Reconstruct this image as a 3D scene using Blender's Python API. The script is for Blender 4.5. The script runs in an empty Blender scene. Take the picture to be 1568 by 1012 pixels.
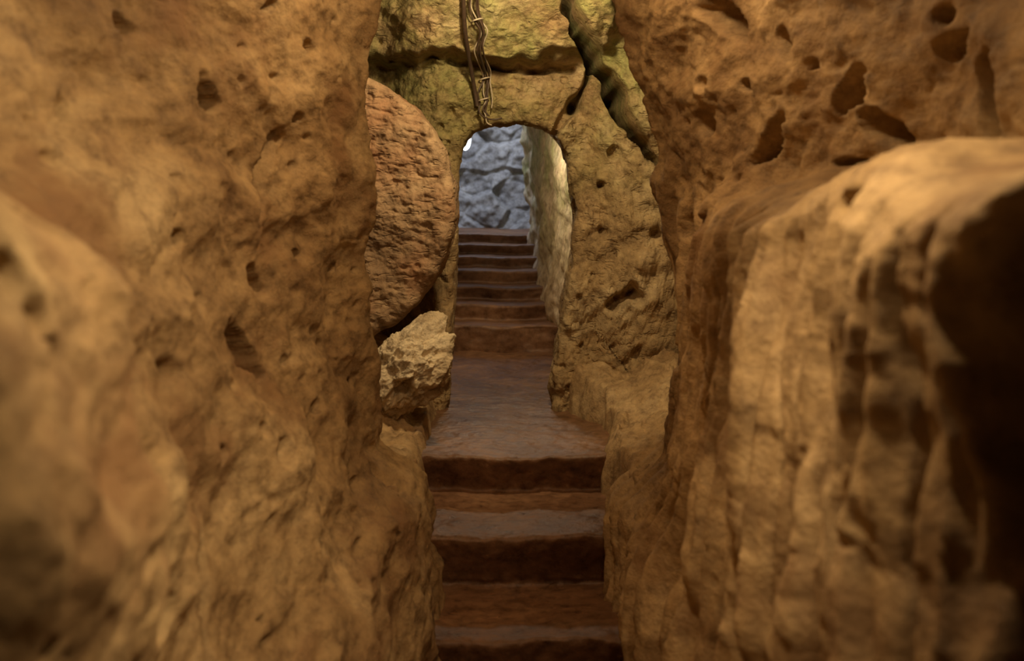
import bpy, bmesh, math, random
import numpy as np
from mathutils import Vector, noise, Matrix
random.seed(4)
ZO = 1.63            # camera eye height above the lower floor
sc = bpy.context.scene
try:
    sc.view_settings.view_transform = 'Standard'
    sc.view_settings.look = 'None'
except Exception:
    pass

def sm(a, b, x):
    t = max(0.0, min(1.0, (x-a)/(b-a)))
    return t*t*(3-2*t)

# ------------------------------------------------------------ materials
def nd(nt, typ, **kw):
    n = nt.nodes.new(typ)
    for k, v in kw.items():
        if k in n.inputs: n.inputs[k].default_value = v
        else: setattr(n, k, v)
    return n

def ramp(nt, stops):
    r = nt.nodes.new('ShaderNodeValToRGB')
    e = r.color_ramp.elements
    while len(e) < len(stops): e.new(0.5)
    for el, (p, c) in zip(e, stops):
        el.position = p; el.color = (c[0], c[1], c[2], 1)
    return r

def rock_mat(name, cols, moss=None, rough=0.8, bump=0.5, chisel=0.0, chs=(11, 11, 38), stain=None, stpos=(0.52, 0.66), scale=1.0, roughvar=0.1, ysc=1.0, spec=.35):
    m = bpy.data.materials.new(name); m.use_nodes = True
    nt = m.node_tree; nt.nodes.clear(); L = nt.links.new
    out = nt.nodes.new('ShaderNodeOutputMaterial'); bs = nt.nodes.new('ShaderNodeBsdfPrincipled')
    L(bs.outputs[0], out.inputs[0])
    bs.inputs['Specular IOR Level'].default_value = spec
    tc = nt.nodes.new('ShaderNodeTexCoord'); co0 = tc.outputs['Object']
    m0 = nt.nodes.new('ShaderNodeMapping'); m0.inputs['Scale'].default_value = (1, ysc, 1); L(co0, m0.inputs[0]); co = m0.outputs[0]
    n1 = nd(nt, 'ShaderNodeTexNoise', Scale=2.3*scale, Detail=9.0, Roughness=0.62, Distortion=0.25); L(co, n1.inputs['Vector'])
    r1 = ramp(nt, [(0.30, cols[0]), (0.50, cols[1]), (0.68, cols[2])]); L(n1.outputs['Fac'], r1.inputs['Fac'])
    n2 = nd(nt, 'ShaderNodeTexNoise', Scale=19*scale, Detail=8.0, Roughness=0.7); L(co, n2.inputs['Vector'])
    r2 = ramp(nt, [(0.32, (0.38, 0.33, 0.29)), (0.50, (0.92, 0.90, 0.87)), (0.7, (1.28, 1.28, 1.24))]); L(n2.outputs['Fac'], r2.inputs['Fac'])
    mx = nd(nt, 'ShaderNodeMix', data_type='RGBA', blend_type='MULTIPLY'); mx.inputs[0].default_value = 0.85
    L(r1.outputs[0], mx.inputs[6]); L(r2.outputs[0], mx.inputs[7])
    col = mx.outputs[2]
    if stain:
        ns = nd(nt, 'ShaderNodeTexNoise', Scale=3.1, Detail=5.0, Roughness=0.6)
        mp = nt.nodes.new('ShaderNodeMapping'); mp.inputs['Location'].default_value = (5.3, 1.7, 9.1)
        L(co, mp.inputs[0]); L(mp.outputs[0], ns.inputs['Vector'])
        rs = ramp(nt, [(stpos[0], (0, 0, 0)), (stpos[1], (.8, .8, .8))]); L(ns.outputs['Fac'], rs.inputs['Fac'])
        ms = nd(nt, 'ShaderNodeMix', data_type='RGBA'); L(rs.outputs[0], ms.inputs[0])
        L(col, ms.inputs[6]); ms.inputs[7].default_value = (*stain, 1); col = ms.outputs[2]
    if moss:
        mc, zlo, zhi, amt = moss
        sep = nt.nodes.new('ShaderNodeSeparateXYZ'); L(co, sep.inputs[0])
        mr = nd(nt, 'ShaderNodeMapRange'); mr.inputs[1].default_value = zlo; mr.inputs[2].default_value = zhi
        L(sep.outputs['Z'], mr.inputs[0])
        nm = nd(nt, 'ShaderNodeTexNoise', Scale=3.5, Detail=8.0, Roughness=0.7); L(co, nm.inputs['Vector'])
        rm = ramp(nt, [(0.38, (0, 0, 0)), (0.64, (1, 1, 1))]); L(nm.outputs['Fac'], rm.inputs['Fac'])
        mm = nd(nt, 'ShaderNodeMath', operation='MULTIPLY'); L(mr.outputs[0], mm.inputs[0]); L(rm.outputs[0], mm.inputs[1])
        m3 = nd(nt, 'ShaderNodeMath', operation='MULTIPLY'); L(mm.outputs[0], m3.inputs[0]); m3.inputs[1].default_value = amt
        mg = nd(nt, 'ShaderNodeMix', data_type='RGBA'); L(m3.outputs[0], mg.inputs[0]); L(col, mg.inputs[6])
        mt = nd(nt, 'ShaderNodeMix', data_type='RGBA', blend_type='MULTIPLY'); mt.inputs[0].default_value = .8
        mt.inputs[6].default_value = (*mc, 1); L(r2.outputs[0], mt.inputs[7])
        L(mt.outputs[2], mg.inputs[7]); col = mg.outputs[2]
    L(col, bs.inputs['Base Color'])
    rr = nd(nt, 'ShaderNodeMapRange'); rr.inputs[1].default_value = 0.3; rr.inputs[2].default_value = 0.7
    rr.inputs[3].default_value = rough-roughvar; rr.inputs[4].default_value = rough+roughvar
    L(n2.outputs['Fac'], rr.inputs[0]); L(rr.outputs[0], bs.inputs['Roughness'])
    nb = nd(nt, 'ShaderNodeTexNoise', Scale=28.0, Detail=10.0, Roughness=0.65); L(co, nb.inputs['Vector'])
    b1 = nt.nodes.new('ShaderNodeBump'); b1.inputs['Strength'].default_value = bump; b1.inputs['Distance'].default_value = 0.02
    L(nb.outputs['Fac'], b1.inputs['Height'])
    nb2 = nd(nt, 'ShaderNodeTexNoise', Scale=110.0, Detail=4.0, Roughness=0.6); L(co, nb2.inputs['Vector'])
    b2 = nt.nodes.new('ShaderNodeBump'); b2.inputs['Strength'].default_value = bump*0.6; b2.inputs['Distance'].default_value = 0.006
    L(nb2.outputs['Fac'], b2.inputs['Height']); L(b1.outputs[0], b2.inputs['Normal'])
    last = b2
    if chisel > 0:
        mp = nt.nodes.new('ShaderNodeMapping'); mp.inputs['Scale'].default_value = chs; mp.inputs['Rotation'].default_value = (0, 0.22, 0)
        L(co, mp.inputs[0])
        nc = nd(nt, 'ShaderNodeTexNoise', Scale=1.0, Detail=2.0, Roughness=0.5, Distortion=0.3); L(mp.outputs[0], nc.inputs['Vector'])
        rc = ramp(nt, [(0.30, (0, 0, 0)), (0.44, (1, 1, 1))]); L(nc.outputs['Fac'], rc.inputs['Fac'])
        b3 = nt.nodes.new('ShaderNodeBump'); b3.inputs['Strength'].default_value = chisel; b3.inputs['Distance'].default_value = 0.012
        L(rc.outputs[0], b3.inputs['Height']); L(b2.outputs[0], b3.inputs['Normal']); last = b3
    L(last.outputs[0], bs.inputs['Normal'])
    return m

def plain_mat(name, c, rough=0.5, emit=None, es=0):
    m = bpy.data.materials.new(name); m.use_nodes = True
    nt = m.node_tree; b = nt.nodes['Principled BSDF']
    n = nd(nt, 'ShaderNodeTexNoise', Scale=60.0, Detail=3.0)
    tc = nt.nodes.new('ShaderNodeTexCoord'); nt.links.new(tc.outputs['Object'], n.inputs['Vector'])
    r = ramp(nt, [(0.3, [v*0.6 for v in c]), (0.7, c)]); nt.links.new(n.outputs['Fac'], r.inputs['Fac'])
    nt.links.new(r.outputs[0], b.inputs['Base Color']); b.inputs['Roughness'].default_value = rough
    if emit:
        b.inputs['Emission Color'].default_value = (*emit, 1); b.inputs['Emission Strength'].default_value = es
    return m

M_left = rock_mat('tuff_left', [(0.22, 0.130, 0.058), (0.43, 0.295, 0.148), (0.60, 0.45, 0.25)], rough=0.8, bump=0.55, stain=(0.25, 0.135, 0.06), stpos=(.52, .66), ysc=.5)
M_right = rock_mat('tuff_right', [(0.19, 0.108, 0.050), (0.42, 0.285, 0.14), (0.62, 0.45, 0.25)], rough=0.72, bump=0.6, stain=(0.24, 0.135, 0.06), ysc=.55)
M_arch = rock_mat('tuff_mossy', [(0.19, 0.12, 0.055), (0.42, 0.285, 0.14), (0.59, 0.45, 0.26)], moss=((0.29, 0.30, 0.10), ZO-0.2, ZO+0.6, 0.85), rough=0.8, bump=0.8, chisel=0.6, chs=(16, 16, 34))
M_disc = rock_mat('tuff_disc', [(0.20, 0.125, 0.07), (0.32, 0.205, 0.115), (0.42, 0.285, 0.165)], rough=0.85, bump=0.5, chisel=0.6, chs=(16, 16, 42), stain=(0.36, 0.18, 0.09), stpos=(.50, .68))
M_bould = rock_mat('pale_rock', [(0.34, 0.24, 0.14), (0.60, 0.47, 0.30), (0.80, 0.67, 0.47)], rough=0.8, bump=0.8)
M_ledge = rock_mat('ledge_rock', [(0.24, 0.14, 0.06), (0.45, 0.30, 0.15), (0.60, 0.44, 0.25)], rough=0.75, bump=0.7)
M_step = rock_mat('worn_steps', [(0.11, 0.052, 0.028), (0.19, 0.096, 0.052), (0.28, 0.150, 0.082)], rough=0.37, bump=0.3, roughvar=0.12, spec=.36)
M_plast = rock_mat('plastered_rock', [(0.46, 0.34, 0.22), (0.70, 0.57, 0.42), (0.84, 0.75, 0.62)], moss=((0.26, 0.36, 0.10), ZO-0.7, ZO+0.2, 0.7), rough=0.8, bump=0.5)
M_far = rock_mat('grey_masonry', [(0.15, 0.15, 0.155), (0.27, 0.27, 0.275), (0.38, 0.38, 0.38)], rough=0.9, bump=0.5)

# ------------------------------------------------------------ mesh helpers
def grid_mesh(name, P, mat, wrap=False):
    n, m = P.shape[:2]
    V = P.reshape(-1, 3).copy(); V[:, 2] += ZO
    idx = np.arange(n*m).reshape(n, m)
    if wrap: idx = np.vstack([idx, idx[:1]])
    F = np.stack([idx[:-1, :-1], idx[1:, :-1], idx[1:, 1:], idx[:-1, 1:]], -1).reshape(-1, 4)
    me = bpy.data.meshes.new(name); me.from_pydata(V.tolist(), [], F.tolist())
    me.polygons.foreach_set('use_smooth', [True]*len(me.polygons))
    me.materials.append(mat); me.update()
    o = bpy.data.objects.new(name, me); sc.collection.objects.link(o)
    return o

def blur(A, axis, k, it=2):
    for _ in range(it):
        pad = [(0, 0)]*A.ndim; pad[axis] = (k, k)
        B = np.pad(A, pad, mode='edge'); C = np.cumsum(B, axis=axis)
        z = np.zeros_like(np.take(C, [0], axis=axis)); C = np.concatenate([z, C], axis=axis)
        w = 2*k+1; nlen = A.shape[axis]
        A = (np.take(C, range(w, w+nlen), axis=axis)-np.take(C, range(0, nlen), axis=axis))/w
    return A

def fr(p, o=5, H=0.8): return noise.fractal(p, H, 2.1, o)

def pitsum(p, scale, prob, r, seed=0.0):
    q = p*scale + Vector((seed, seed*1.3, seed*0.7))
    d, pts = noise.voronoi(q)
    h = math.sin(pts[0].x*127.1+pts[0].y*311.7+pts[0].z*74.7)*43758.5453; h -= math.floor(h)
    if h < prob:
        rr = r*(0.5+h/prob)
        return sm(rr, rr*0.45, d[0]) if d[0] < rr else 0.0
    return 0.0

# ------------------------------------------------------------ side walls
def side_wall(name, sign, ds, zs, T, D, Z, mat, pits, dispf, tail, zwarp=lambda d: 0.0, kz=7, kd=4):
    X = np.zeros((len(D), len(Z)))
    A = np.array([np.interp(D, ds, np.array(T[i], float)) for i in range(len(zs))])
    for j, d in enumerate(D): X[j] = np.interp(Z-zwarp(d), zs, A[:, j])
    X = blur(X, 1, kz); X = blur(X, 0, kd)
    P = np.zeros((len(D)+len(tail), len(Z), 3))
    for i, d in enumerate(D):
        for j, z in enumerate(Z):
            x = X[i, j]
            p = Vector((sign*x, d, z))
            dx, dy, dz = dispf(p)
            for (pd, pz, rd, rz, dep, ang) in pits:
                u = d-pd; v = z-pz
                if abs(u) < 0.3 and abs(v) < 0.25:
                    w = 0.25*noise.noise(Vector((d*22, z*22, pd))) + 0.4*noise.noise(Vector((d*9, z*9, pd)))
                    c, s = math.cos(ang), math.sin(ang)
                    a = (u*c+v*s)/rd; b = (-u*s+v*c)/rz
                    r = math.sqrt(a*a+b*b)+w
                    if r < 1.25: dx += dep*sm(1.1, 0.7, r)
            P[i, j] = (sign*(x+dx), d+dy, z+dz)
    for k, (tx, td) in enumerate(tail):
        for j, z in enumerate(Z):
            b = P[len(D)-1, j]
            n = fr(Vector((tx*3, td*3, z*3)), 4)*0.03
            P[len(D)+k, j] = (b[0]+sign*tx, b[1]+td+n, b[2])
    return grid_mesh(name, P, mat)

Dl = np.geomspace(0.55, 4.5, 490)
Zl = np.linspace(-1.85, 1.5, 500)
dsL = [0.5, 1.2, 1.55, 1.78, 2.3, 2.8, 3.5, 4.1, 4.5]
zsL = [-2.0, -1.3, -1.03, -0.88, -0.45, -0.18, -0.05, 0.03, 0.10, 0.45, 0.75, 1.5]
TL = [[.36, .36, .36, .36, .34, .32, .29, .25, .25],
      [.38, .38, .38, .38, .35, .33, .30, .26, .25],
      [.41, .41, .41, .42, .40, .38, .35, .31, .28],
      [.43, .43, .44, .52, .54, .54, .53, .50, .49],
      [.44, .45, .45, .58, .62, .63, .60, .56, .52],
      [.45, .45, .46, .66, .70, .70, .64, .58, .53],
      [.46, .46, .52, .74, .77, .73, .65, .58, .52],
      [.48, .50, .66, .82, .81, .75, .66, .58, .52],
      [.62, .70, .82, .87, .86, .79, .68, .59, .52],
      [.90, .90, .90, .90, .89, .80, .69, .60, .54],
      [.90, .90, .90, .90, .88, .80, .66, .54, .46],
      [.55, .55, .55, .55, .55, .55, .50, .40, .30]]
pitsL = [(3.87, .45, .05, .030, .12, 0), (3.1, .235, .08, .028, .16, -.3), (3.06, -.39, .14, .055, .20, -.5), (3.3, -.25, .09, .035, .09, -.4),
         (3.7, -.2, .03, .015, .05, 0), (3.48, .05, .18, .030, .12, .7), (1.15, -.08, .03, .022, .03, 0), (1.22, -.16, .03, .022, .03, 0.3),
         (1.25, -.31, .02, .016, .02, 0), (1.95, -.66, .05, .03, .04, .6), (2.7, .36, .06, .02, .07, 0), (3.55, -.62, .05, .02, .05, 0),
         (2.35, .15, .05, .02, .06, .2), (3.9, -.75, .04, .03, .05, .2), (4.1, -.95, .03, .05, .03, 0), (3.5, .52, .05, .02, .08, .3),
         (2.3, -.75, .16, .025, .07, .9), (2.9, .45, .04, .015, .06, 0), (3.75, .22, .04, .015, .06, 0), (2.7, -.1, .05, .02, .06, 0),
         (3.0, -.62, .05, .02, .05, .3), (2.6, -.55, .04, .02, .05, 0), (3.4, -.45, .03, .012, .04, 0)]
def dispL(p0):
    p = Vector((p0.x, p0.y*.5, p0.z))
    fe = 1-.55*sm(3.5, 4.3, p0.y)
    a = fr(p*2.0+Vector((3, 1, 7)), 3)*0.07*fe
    b = fr(p*6.0, 5, 0.8)*0.022
    r = (noise.ridged_multi_fractal(p*3.0+Vector((9, 2, 4)), 1.0, 2.0, 5, 1.0, 2.0)-1.0)*0.020
    c = pitsum(p, 7.0, 0.25, 0.20, 3.3)*0.035 + pitsum(p, 15, 0.3, 0.24, 8.1)*0.020
    near = sm(2.0, 1.5, p0.y)*sm(.15, -.1, p0.z)
    fl = (noise.noise(Vector((p0.x*3, p0.y*8, p0.z*3+4)))*.03)*near
    return a+b-r+c+fl, fr(p*4+Vector((20, 0, 0)), 3)*0.02, fr(p*4+Vector((0, 30, 0)), 3)*0.02
side_wall('wall_left', -1, dsL, zsL, TL, Dl, Zl, M_left, pitsL, dispL,
          [(0.02, 0.03), (0.06, 0.05), (0.14, 0.08), (0.35, 0.12), (0.8, 0.16), (1.4, 0.2)], kz=5)

Dr = np.geomspace(0.55, 4.6, 520)
Zr = np.linspace(-1.85, 1.5, 520)
dsR = [0.5, 1.0, 1.22, 1.31, 1.7, 2.2, 3.0, 3.4, 3.8, 4.3, 4.6]
zsR = [-2.0, -1.4, -1.08, -0.88, -0.5, -0.2, -0.04, 0.02, 0.07, 0.3, 0.7, 1.5]
TR = [[.37, .37, .37, .37, .37, .37, .37, .37, .37, .37, .37],
      [.60, .60, .50, .40, .38, .38, .37, .37, .37, .37, .36],
      [.80, .80, .60, .42, .39, .39, .39, .39, .39, .40, .38],
      [.95, .95, .70, .44, .41, .41, .43, .46, .50, .56, .60],
      [.95, .95, .88, .48, .43, .44, .48, .52, .56, .61, .64],
      [.95, .95, .88, .49, .46, .46, .49, .53, .57, .61, .62],
      [.55, .55, .52, .49, .47, .48, .50, .56, .61, .60, .58],
      [.57, .57, .56, .56, .55, .55, .56, .60, .62, .59, .56],
      [1.1, 1.1, 1.1, 1.1, 1.1, 1.05, .85, .74, .66, .58, .54],
      [1.1, 1.1, 1.1, 1.1, 1.1, 1.04, .83, .73, .65, .55, .50],
      [1.05, 1.05, 1.05, 1.05, 1.05, 1.02, .82, .70, .60, .44, .38],
      [.6, .6, .6, .6, .6, .6, .5, .45, .4, .3, .25]]
pitsR = [(3.0, .24, .09, .035, .16, -.5), (2.88, .14, .09, .035, .16, .4), (3.42, .14, .13, .028, .14, -.7), (2.6, .31, .06, .03, .12, 0),
         (2.64, .37, .04, .02, .09, 0), (3.7, .53, .13, .05, .14, .5), (3.3, .40, .06, .03, .09, .5), (3.9, .2, .06, .04, .07, 0),
         (3.0, .05, .08, .02, .10, .2), (4.1, -.1, .06, .05, .05, 0), (4.2, -.55, .05, .04, .04, 0), (3.6, -.1, .05, .03, .05, 0),
         (2.46, .20, .04, .08, .25, 0), (3.15, .33, .03, .015, .06, 0), (3.55, .3, .04, .02, .07, 0)]
def dispR(p0):
    p = Vector((p0.x, p0.y*.55, p0.z))
    fe = 1-.5*sm(3.7, 4.4, p0.y)
    a = fr(p*2.2+Vector((13, 5, 2)), 3)*0.055*fe
    b = fr(p*7.0, 5, 0.8)*0.022
    r = (noise.ridged_multi_fractal(p*3.4+Vector((1, 8, 4)), 0.95, 2.0, 5, 1.0, 2.0)-1.0)*0.022
    low = sm(0.06, -0.08, p.z)
    wv = noise.noise(Vector((p0.y*2, p.z*2.5, 3)))*.12
    yy = p0.y+wv
    f1 = noise.noise(Vector((.5, yy*6.5, p.z*1.1)))
    f2 = noise.noise(Vector((4.5, yy*13+5, p.z*1.7)))
    f3 = noise.noise(Vector((8.5, yy*27+5, p.z*4)))
    fl = f1*0.060 + max(0, .25-abs(f2))*0.13 + f3*.014 - .016
    c = pitsum(p, 6.0, 0.15, 0.22, 1.3)*0.03*(1-.5*low) + pitsum(p, 14, 0.2, 0.22, 6.1)*0.016*(1-.5*low)
    lip = noise.noise(Vector((1.5, p0.y*4.5, 2.2)))*.05*sm(.25, 0, abs(p.z))
    return a*(1-.6*low)+b*(1-.5*low)-r*(1-.6*low)+c+fl*low, fr(p*4+Vector((20, 0, 9)), 3)*0.025, fr(p*4+Vector((0, 30, 5)), 3)*0.02+lip
side_wall('wall_right', 1, dsR, zsR, TR, Dr, Zr, M_right, pitsR, dispR,
          [(0.02, 0.03), (0.06, 0.05), (0.14, 0.08), (0.35, 0.12), (0.8, 0.16), (1.3, 0.2)],
          zwarp=lambda d: 0.05-0.05*(d-1.2) if d < 3 else -0.04, kz=3, kd=4)

# ------------------------------------------------------------ arch wall with doorway
prof = [(-.34, -1.35), (-.32, -1.1), (-.31, -.9), (-.285, -.5), (-.275, -.1), (-.27, .12), (-.235, .25), (-.14, .325), (.0, .345), (.12, .33),
        (.22, .265), (.275, .14), (.305, -.08), (.29, -.35), (.245, -.65), (.20, -.92), (.195, -1.1), (.20, -1.35)]
def catmull(pts, n):
    pts = np.array(pts); e = np.vstack([2*pts[0]-pts[1], pts, 2*pts[-1]-pts[-2]])
    out = []
    seg = len(pts)-1
    for t in np.linspace(0, seg, n):
        i = min(int(t), seg-1); u = t-i
        p0, p1, p2, p3 = e[i], e[i+1], e[i+2], e[i+3]
        out.append(0.5*((2*p1)+(-p0+p2)*u+(2*p0-5*p1+4*p2-p3)*u*u+(-p0+3*p1-3*p2+p3)*u**3))
    return np.array(out)
op = catmull(prof, 520)
def segd(x, z, a, b):
    ax, az = a; bx, bz = b; L2 = (bx-ax)**2+(bz-az)**2
    t = max(0, min(1, ((x-ax)*(bx-ax)+(z-az)*(bz-az))/L2))
    return math.hypot(x-ax-t*(bx-ax), z-az-t*(bz-az))
cracks = [((.20, .98), (.34, .68), .018, .6), ((.34, .68), (.50, .46), .028, .8), ((.50, .46), (.70, .08), .018, .6),
          ((.24, .33), (.30, .42), .022, .10), ((.30, .42), (.38, .60), .022, .18), ((.60, -.45), (.46, -.58), .024, .09),
          ((-.6, .66), (.3, .61), .018, .08)]
def archD(x, z):
    q = Vector((x, 0, z))
    w = noise.noise(q*4+Vector((7, 7, 7)))*0.05 + noise.noise(q*14)*0.024
    base = 6.10 - 0.14*sm(.32, .62, x) + 0.25*sm(-.35, -.7, x)
    if x > .85: base -= (x-.85)*0.8
    t = sm(.615, .675, z+w)*sm(.50, .36, x+w*1.2-.3*(z-.66))
    base -= 0.24*t
    base -= max(0, z-.66)*0.75
    blk = sm(.0, .03, (x-.30)*0.87+(z-.80)*0.5+w*.4)
    base -= 0.16*blk*sm(.1, .4, z)
    for a, b, wd, dep in cracks:
        wd = wd*(1+1.1*noise.noise(q*9+Vector((3, 3, 3))))
        dd = segd(x+w*.9, z+w*.7, a, b)
        if dd < wd*2.5: base += dep*math.exp(-(dd/wd)**4)
    for (hx, hz, hr, hd) in [(.43, .03, .03, .07), (.60, -.50, .05, .10), (.33, -.52, .02, .03), (.5, .2, .03, .05), (.7, -.2, .04, .05), (.45, -.2, .025, .04), (-.05, .5, .02, .02), (.38, -.82, .02, .04), (.6, -.78, .03, .04)]:
        dd = math.hypot(x-hx, z-hz)+w*.6
        if dd < hr*1.2: base += hd*sm(hr*1.1, hr*.5, dd)
    p = Vector((x, 6, z))
    base += fr(p*3+Vector((4, 0, 2)), 3)*0.045 + fr(p*9, 5, .7)*0.026
    base += (noise.ridged_multi_fractal(p*5, .9, 2.0, 4, 1.0, 2.0)-1)*0.020
    base += pitsum(p, 16, 0.35, 0.3, 2.2)*0.022
    return base
ins = np.linspace(0, 1, 70)[:-1]
outs = np.concatenate([np.linspace(0, 0.9, 270), np.linspace(0.92, 1.9, 40)])
P = np.zeros((len(op), len(ins)+len(outs), 3))
for i, (px, pz) in enumerate(op):
    dirx, dirz = px-0.0, pz+0.15
    l = math.hypot(dirx, dirz); dirx /= l; dirz /= l
    if pz < -.5:
        k = sm(-.4, -.95, pz); dirz *= (1-k); dirx = math.copysign(1, px)*max(abs(dirx), k)
    l = math.hypot(dirx, dirz); dirx /= l; dirz /= l
    Df = archD(px+dirx*.05, pz+dirz*.05)
    for j, s in enumerate(ins):
        d = 7.2+(Df+.045-7.2)*s
        q = Vector((px, d, pz)); n = fr(q*6, 4)*0.025
        rr = .06*(1-s) + n
        P[i, j] = (px+dirx*rr, d, pz+dirz*rr)
    for j, s in enumerate(outs):
        x = px+dirx*s; z = pz+dirz*s
        rnd = .05*(1-math.sqrt(max(0, 1-(1-min(1, s/.05))**2)))
        d0 = archD(x, z)
        kk = min(1, s/.05)
        q = Vector((px, d0, pz)); n = fr(q*6, 4)*0.025*(1-kk)
        P[i, len(ins)+j] = (x+dirx*n, (d0*kk+Df*(1-kk))+rnd*.9, z+dirz*n)
grid_mesh('wall_back', P, M_arch)

# ------------------------------------------------------------ steps + landing
def stair(name, pts, xl, xr, nx, mat, sag=0.014, rad=2, st=0.008, amp=0.006):
    pl = [np.array(pts[0])]
    for a, b in zip(pts[:-1], pts[1:]):
        a = np.array(a); b = np.array(b); n = max(2, int(np.linalg.norm(b-a)/st))
        for k in range(1, n+1): pl.append(a+(b-a)*k/n)
    pl = blur(np.array(pl), 0, rad, 2)
    xs = np.linspace(xl, xr, nx)
    P = np.zeros((len(pl), nx, 3))
    for i, (d, z) in enumerate(pl):
        for j, x in enumerate(xs):
            p = Vector((x, d, z))
            w = fr(p*5, 4)*0.014 + fr(p*17, 3)*.008
            bow = noise.noise(Vector((x*3.1, round(z*6), 1.0)))*0.035 + 0.03*(x/.33)**2*-0.6
            P[i, j] = (x, d+w*.8+bow, z+fr(p*7+Vector((4, 4, 4)), 4)*amp-sag*math.exp(-(x/.2)**2)+sag)
    return grid_mesh(name, P, mat)
stair('stone_steps', [(3.0, -1.90), (3.4, -1.84), (3.4, -1.63), (3.985, -1.635), (4.03, -1.645), (3.96, -1.436), (4.50, -1.445), (4.54, -1.44), (4.46, -1.241), (5.11, -1.245), (5.145, -1.24), (5.075, -1.088), (5.8, -1.09), (7.2, -1.09), (8.7, -1.09)],
      -0.62, 0.75, 190, M_step, rad=3, amp=.008)
fd = [8.4, 8.75, 9.1, 9.45, 9.8, 10.15, 10.5]; fz = [-.91, -.80, -.704, -.607, -.521, -.438, -.365]
pts = [(8.42, -1.2)]; prev = -1.2
for d, z in zip(fd, fz):
    pts += [(d+.03, prev), (d-.005, z)]; prev = z
pts += [(12.6, -.365)]
stair('stone_steps.001', pts, -0.8, 0.7, 80, M_step, rad=1, st=0.012)

def slab(name, x0, x1, d0, d1, n, m, f, mat):
    xs = np.linspace(x0, x1, n); ds = np.linspace(d0, d1, m); P = np.zeros((n, m, 3))
    for i, x in enumerate(xs):
        for j, d in enumerate(ds): P[i, j] = f(x, d)
    return grid_mesh(name, P, mat)
slab('floor', -1.0, 1.0, -1.5, 3.6, 40, 90, lambda x, d: (x, d, -1.63-0.2*sm(2.9, 3.4, d)+fr(Vector((x*4, d*4, 0)), 3)*.008), M_step)
slab('ceiling', -1.9, 1.9, -1.5, 6.6, 70, 120, lambda x, d: (x, d, 1.32+fr(Vector((x*2, d*2, 0)), 4)*.08), M_left)

# ledges at the two sides of the landing
def ledgeL(x, d):
    q = Vector((x, d, 0))
    e = -.315+fr(q*4, 4)*.02 + .035*sm(4.9, 4.5, d)
    top = -1.0+.03*sm(5, 6, d)+.27*sm(-.42, -.72, x)*sm(5.0, 5.4, d)+fr(q*6, 4)*.03
    k = sm(e+.01, e-.09, x)
    lo = -1.95+.6*sm(4.6, 5.25, d)
    z = lo+(top-lo)*k
    return (x+noise.noise(Vector((x*5, d*5, z*6)))*.03, d+noise.noise(Vector((x*5, d*5, z*6+9)))*.03, z+fr(Vector((x*14, d*14, z*14)), 4)*.014)
slab('rock_ledge', -1.8, -.22, 3.9, 7.0, 260, 260, ledgeL, M_ledge)
def ledgeR(x, d):
    q = Vector((x, d, 3))
    e = float(np.interp(d, [3.9, 4.4, 4.7, 5.1, 5.45, 5.75, 6.05, 6.4, 6.8], [.40, .37, .345, .33, .37, .36, .24, .19, .2]))+fr(q*5, 4)*.018
    top = float(np.interp(d, [4.0, 4.4, 4.7, 5.1, 5.6, 6.1, 6.5], [-1.1, -1.02, -.98, -.99, -.93, -.86, -.84]))+fr(q*5, 4)*.05+.10*sm(.45, .8, x)
    k = sm(e-.01, e+.10, x)
    lo = -1.95+.6*sm(4.6, 5.25, d)
    z = lo+(top-lo)*k
    return (x+noise.noise(Vector((x*6, d*6, z*7)))*.035, d+noise.noise(Vector((x*6, d*6, z*7+9)))*.03, z+fr(Vector((x*14, d*14, z*14+4)), 4)*.018)
slab('rock_ledge.001', .12, 1.7, 3.9, 7.0, 280, 280, ledgeR, M_ledge)

# ------------------------------------------------------------ millstone door
R = .625; cx, cz, cd = -.875, -.07, 5.43
rad = list(np.linspace(0.02, R-.05, 140)); dep = [0]*140
for k in range(1, 16):
    a = k/15*math.pi/2; rad.append(R-.05+.05*math.sin(a)); dep.append(.05-.05*math.cos(a))
for k in range(1, 30): rad.append(R); dep.append(.05+.27*k/29)
for k in range(1, 20): rad.append(R*(1-k/20)); dep.append(.33)
P = np.zeros((600, len(rad), 3))
for i in range(600):
    a = 2*math.pi*i/600
    for j, (r, y) in enumerate(zip(rad, dep)):
        rr = r*(1+.025*noise.noise(Vector((math.cos(a)*2, math.sin(a)*2, 5))) + .012*noise.noise(Vector((math.cos(a)*9, math.sin(a)*9, 5))))
        x = cx+rr*math.cos(a); z = cz+rr*math.sin(a)
        p = Vector((x, 0, z))
        ch = noise.noise(Vector((x*20, 0, z*44+x*9)))
        face = fr(p*3, 3)*.04+fr(p*10, 5, .7)*.014+max(0, ch-.15)*.016+pitsum(p, 14, .3, .28, 4)*.014
        d = cd+y+face*(1-sm(.1, .3, y))
        if y > 0:
            rr2 = fr(Vector((math.cos(a)*5, y*9, math.sin(a)*5)), 4)*.014*sm(0, .15, y); x += rr2*math.cos(a); z += rr2*math.sin(a)
        P[i, j] = (x, d, z)
grid_mesh('millstone_door', P[::-1], M_disc, wrap=True)

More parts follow.
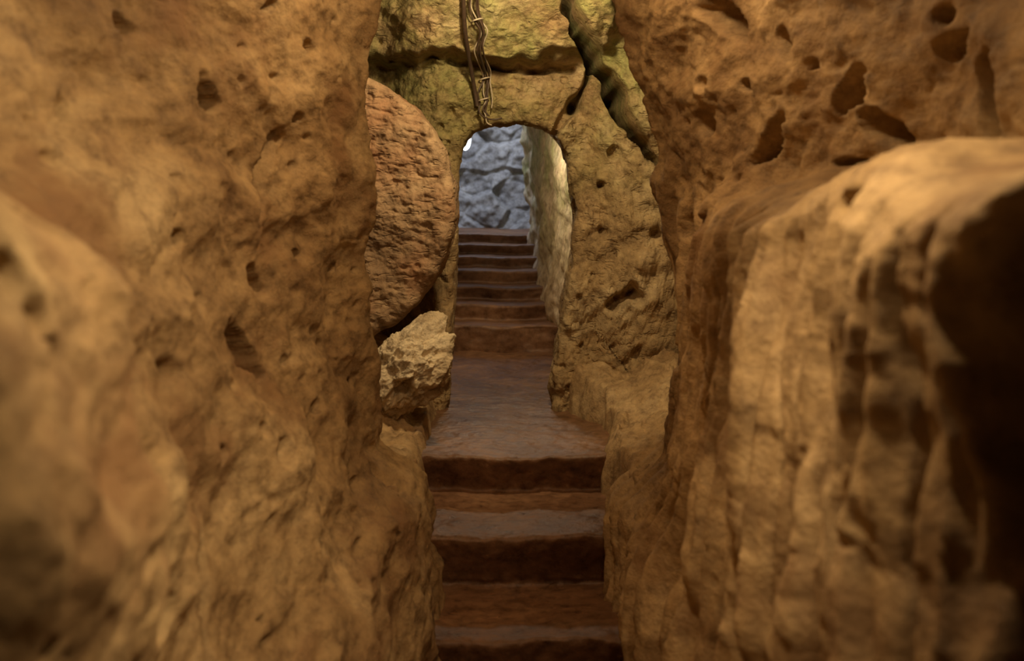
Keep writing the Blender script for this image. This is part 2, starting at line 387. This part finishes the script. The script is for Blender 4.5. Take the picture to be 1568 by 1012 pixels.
# ------------------------------------------------------------ boulder
bm = bmesh.new(); bmesh.ops.create_icosphere(bm, subdivisions=7, radius=1)
planes = [(Vector((random.gauss(0, 1), random.gauss(0, 1), random.gauss(0, 1))).normalized(), random.uniform(.66, .95)) for _ in range(15)]
planes += [(Vector((-.55, -.35, .75)).normalized(), .60), (Vector((.1, -.95, .3)).normalized(), .72), (Vector((-.3, -.7, -.6)).normalized(), .8)]
for v in bm.verts:
    n = v.co.normalized(); r = 1.25
    nn = (n+noise.noise_vector(n*2.5)*.16).normalized()
    for pn, h in planes:
        c = nn.dot(pn)
        if c > .05: r = min(r, h/c)
    r += fr(n*2.0+Vector((5, 5, 1)), 3, .9)*.14 + fr(n*6, 5, .7)*.05 - pitsum(n, 2.5, .5, .3, 2)*.10
    r -= (noise.ridged_multi_fractal(n*1.8, 1.0, 2.0, 4, 1.0, 2.0)-1)*.05
    r -= .32*sm(.34, .20, (n-Vector((.10, -.93, -.30)).normalized()).length+noise.noise(n*5)*.15)
    s = n*r
    v.co = Vector((-.475+s.x*.235, 5.28+s.y*.19, -.775+s.z*.215+.075*s.x+ZO))
for f in bm.faces: f.smooth = True
me = bpy.data.meshes.new('boulder'); bm.to_mesh(me); bm.free(); me.materials.append(M_bould)
o = bpy.data.objects.new('boulder', me); sc.collection.objects.link(o)

# ------------------------------------------------------------ tunnel beyond the doorway
def vwall(name, f, d0, d1, z0, z1, n, m, mat):
    P = np.zeros((n, m, 3))
    for i, d in enumerate(np.linspace(d0, d1, n)):
        for j, z in enumerate(np.linspace(z0, z1, m)): P[i, j] = f(d, z)
    return grid_mesh(name, P, mat)
def tr(d, z):
    x = float(np.interp(d, [6.7, 7.2, 8.4, 9.2, 10.5, 11.0, 12.6], [.37, .40, .31, .235, .13, .35, .6]))
    x += .05*sm(-.3, -1.0, z)*sm(9, 8, d)-.02*sm(-.3, .3, z)
    q = Vector((x, d*.4, z)); return (x+fr(q*4, 5)*.045-.03*sm(-.45, -.6, z+.1*noise.noise(q*3)), d, z)
vwall('wall_tunnel_right', tr, 6.9, 12.6, -1.3, 2.4, 260, 190, M_plast)
def tl(d, z):
    q = Vector((-.4, d, z)); return (-.42-.05*(d-7)+fr(q*4, 5)*.03, d, z)
vwall('wall_tunnel_left', tl, 6.9, 12.6, -1.3, 2.4, 160, 110, M_plast)
slab('ceiling_tunnel', -.9, .9, 6.9, 10.3, 50, 80, lambda x, d: (x, d, .52+.12*(d-7)+fr(Vector((x*4, d*4, 1)), 4)*.05), M_arch)
def far(x, z):
    q = Vector((x, 12, z))
    wv = noise.noise_vector(q*3)*.5
    qq = Vector((x*2.8+wv.x, 3.3, z*4.8+wv.z))
    dd, pp = noise.voronoi(qq)
    h = math.sin(pp[0].x*127.1+pp[0].z*74.7)*43758.5; h -= math.floor(h)
    tx = math.sin(pp[0].x*57.1+pp[0].z*24.7)*.6; tz = math.sin(pp[0].x*17.1+pp[0].z*94.7)*.6
    b = sm(0, .16, dd[1]-dd[0])*.03+.06*h+(tx*(qq.x-pp[0].x)+tz*(qq.z-pp[0].z))*.13
    return 12.35-b-fr(q*7, 6, .6)*.035-.10*sm(0, -.4, z)
P = np.zeros((300, 400, 3))
for i, x in enumerate(np.linspace(-1.1, 1.1, 300)):
    for j, z in enumerate(np.linspace(-.6, 2.4, 400)): P[i, j] = (x, far(x, z), z)
P[:, :, 1] = blur(blur(P[:, :, 1], 0, 2, 1), 1, 2, 1)
grid_mesh('wall_far', P, M_far)

# ------------------------------------------------------------ cables on the wall above the doorway
par = bpy.data.objects.new('electric_cable', None); sc.collection.objects.link(par)
def curve(name, pts, r, mat):
    cu = bpy.data.curves.new(name, 'CURVE'); cu.dimensions = '3D'; cu.bevel_depth = r; cu.bevel_resolution = 3; cu.resolution_u = 8
    s = cu.splines.new('NURBS'); s.points.add(len(pts)-1); s.use_endpoint_u = True; s.order_u = 4
    for p, q in zip(s.points, pts): p.co = (q[0], q[1], q[2]+ZO, 1)
    cu.materials.append(mat); ob = bpy.data.objects.new(name, cu); sc.collection.objects.link(ob); ob.parent = par
MB = plain_mat('cable_brown', (.09, .055, .035), .5); MW = plain_mat('cable_white', (.58, .48, .34), .5); MT = plain_mat('cable_tie', (.6, .5, .36), .5)
path = [(-.13, 1.10), (-.135, .97), (-.16, .90), (-.175, .84), (-.15, .79), (-.135, .74), (-.165, .69), (-.16, .64), (-.125, .58), (-.12, .53), (-.145, .48), (-.125, .44), (-.14, .40), (-.12, .37)]
def frontD(x, z): return min(archD(x+a, z+b) for a in (-.02, 0, .02) for b in (-.03, 0, .03))
for k in range(6):
    pts = []
    for t, (x, z) in enumerate(path):
        x2 = x+(k-2.5)*.007+random.uniform(-.018, .018); z2 = z+random.uniform(-.01, .01)
        pts.append((x2, frontD(x2, z2)-.008-random.uniform(0, .03), z2))
    if k == 0: pts += [(-.09, 6.02, .345), (-.05, 6.04, .36)]
    if k == 1: pts += [(-.13, 6.0, .33), (-.10, 6.03, .325)]
    if k == 5: pts = pts[:10]+[(-.09, frontD(-.09, .47)-.02, .47), (-.10, frontD(-.10, .41)-.02, .41)]
    curve('wire_%d' % (k+1), pts, .0045 if k % 2 == 0 else .0034, MW if k in (1, 5) else MB)
curve('wire_7', [(-.22, frontD(-.22, 1.0)-.01, 1.0), (-.225, frontD(-.225, .8)-.01, .8), (-.215, frontD(-.215, .7)-.01, .7), (-.19, frontD(-.19, .55)-.02, .55), (-.17, frontD(-.17, .42)-.02, .42)], .010, MB)
for k, (x, z) in enumerate([(-.16, .79), (-.135, .55), (-.14, .45)]):
    d = frontD(x, z)-.025
    curve('tie_%d' % (k+1), [(x-.026, d+.02, z-.008), (x-.024, d-.02, z-.005), (x, d-.028, z+.002), (x+.024, d-.02, z+.008), (x+.026, d+.02, z+.01)], .004, MT)

# glowing ellipsoid on an invented mount, stands in for sky glow in the tunnel
lp = bpy.data.objects.new('sky_glow_proxy', None); sc.collection.objects.link(lp)
bm = bmesh.new(); bmesh.ops.create_uvsphere(bm, u_segments=24, v_segments=16, radius=.05)
for v in bm.verts: v.co.z *= 1.9
me = bpy.data.meshes.new('glow_ellipsoid'); bm.to_mesh(me); bm.free(); me.materials.append(plain_mat('glow_surface', (.9, .9, .9), .3, (.85, .92, 1.0), 5))
b = bpy.data.objects.new('glow_ellipsoid', me); b.location = (-.41, 10.9, .46+ZO); b.parent = lp; sc.collection.objects.link(b)
bm = bmesh.new(); bmesh.ops.create_cone(bm, segments=24, radius1=.05, radius2=.07, depth=.2, cap_ends=True)
me = bpy.data.meshes.new('glow_mount'); bm.to_mesh(me); bm.free(); me.materials.append(plain_mat('mount_metal', (.1, .1, .1), .5))
b = bpy.data.objects.new('glow_mount', me); b.location = (-.50, 10.9, .46+ZO); b.rotation_euler = (0, math.pi/2, 0); b.parent = lp; sc.collection.objects.link(b)

# ------------------------------------------------------------ lights
def light(name, typ, loc, en, col, size=.1, rot=None, target=None, cone=90, blend=.8):
    l = bpy.data.lights.new(name, typ); l.energy = en; l.color = col
    if typ == 'AREA': l.shape = 'SQUARE'; l.size = size
    else: l.shadow_soft_size = size
    if typ == 'SPOT': l.spot_size = math.radians(cone); l.spot_blend = blend
    o = bpy.data.objects.new(name, l); o.location = (loc[0], loc[1], loc[2]+ZO)
    if rot: o.rotation_euler = rot
    if target:
        o.rotation_euler = (Vector(target)-Vector(loc)).to_track_quat('-Z', 'Y').to_euler()
    sc.collection.objects.link(o); return o
W = (1, .72, .40)
light('spot_landing', 'SPOT', (.05, 4.75, .98), 70, (1, .77, .43), .06, target=(0, 5.95, .05), cone=125, blend=.6)
light('lamp_stairs', 'POINT', (.05, 3.45, 1.1), 29, W, .08)
light('spot_left', 'SPOT', (.42, 1.30, .85), 92, W, .05, target=(-.55, 1.95, -.28), cone=98, blend=1)
light('spot_right', 'SPOT', (.14, 1.70, 1.1), 78, W, .05, target=(.53, 1.80, -.15), cone=82, blend=1)
light('lamp_tunnel', 'POINT', (-.05, 7.8, .42), 14, (1, .82, .58), .06)
light('daylight_shaft', 'AREA', (-.45, 10.9, 2.0), 60, (.70, .78, 1), .5, (math.radians(40), 0, 0))

w = bpy.data.worlds.new('world'); sc.world = w; w.use_nodes = True
w.node_tree.nodes['Background'].inputs[0].default_value = (.5, .36, .2, 1); w.node_tree.nodes['Background'].inputs[1].default_value = .02

# ------------------------------------------------------------ camera
cam = bpy.data.cameras.new('camera'); co = bpy.data.objects.new('camera', cam); sc.collection.objects.link(co)
cam.sensor_width = 36; cam.lens = 1900/1568*36; cam.shift_y = -(506-294)/1568
co.location = (0, 0, ZO); co.rotation_euler = (math.pi/2, 0, 0)
cam.clip_start = .05
cam.dof.use_dof = True; cam.dof.focus_distance = 5.8; cam.dof.aperture_fstop = 3.2
sc.camera = co
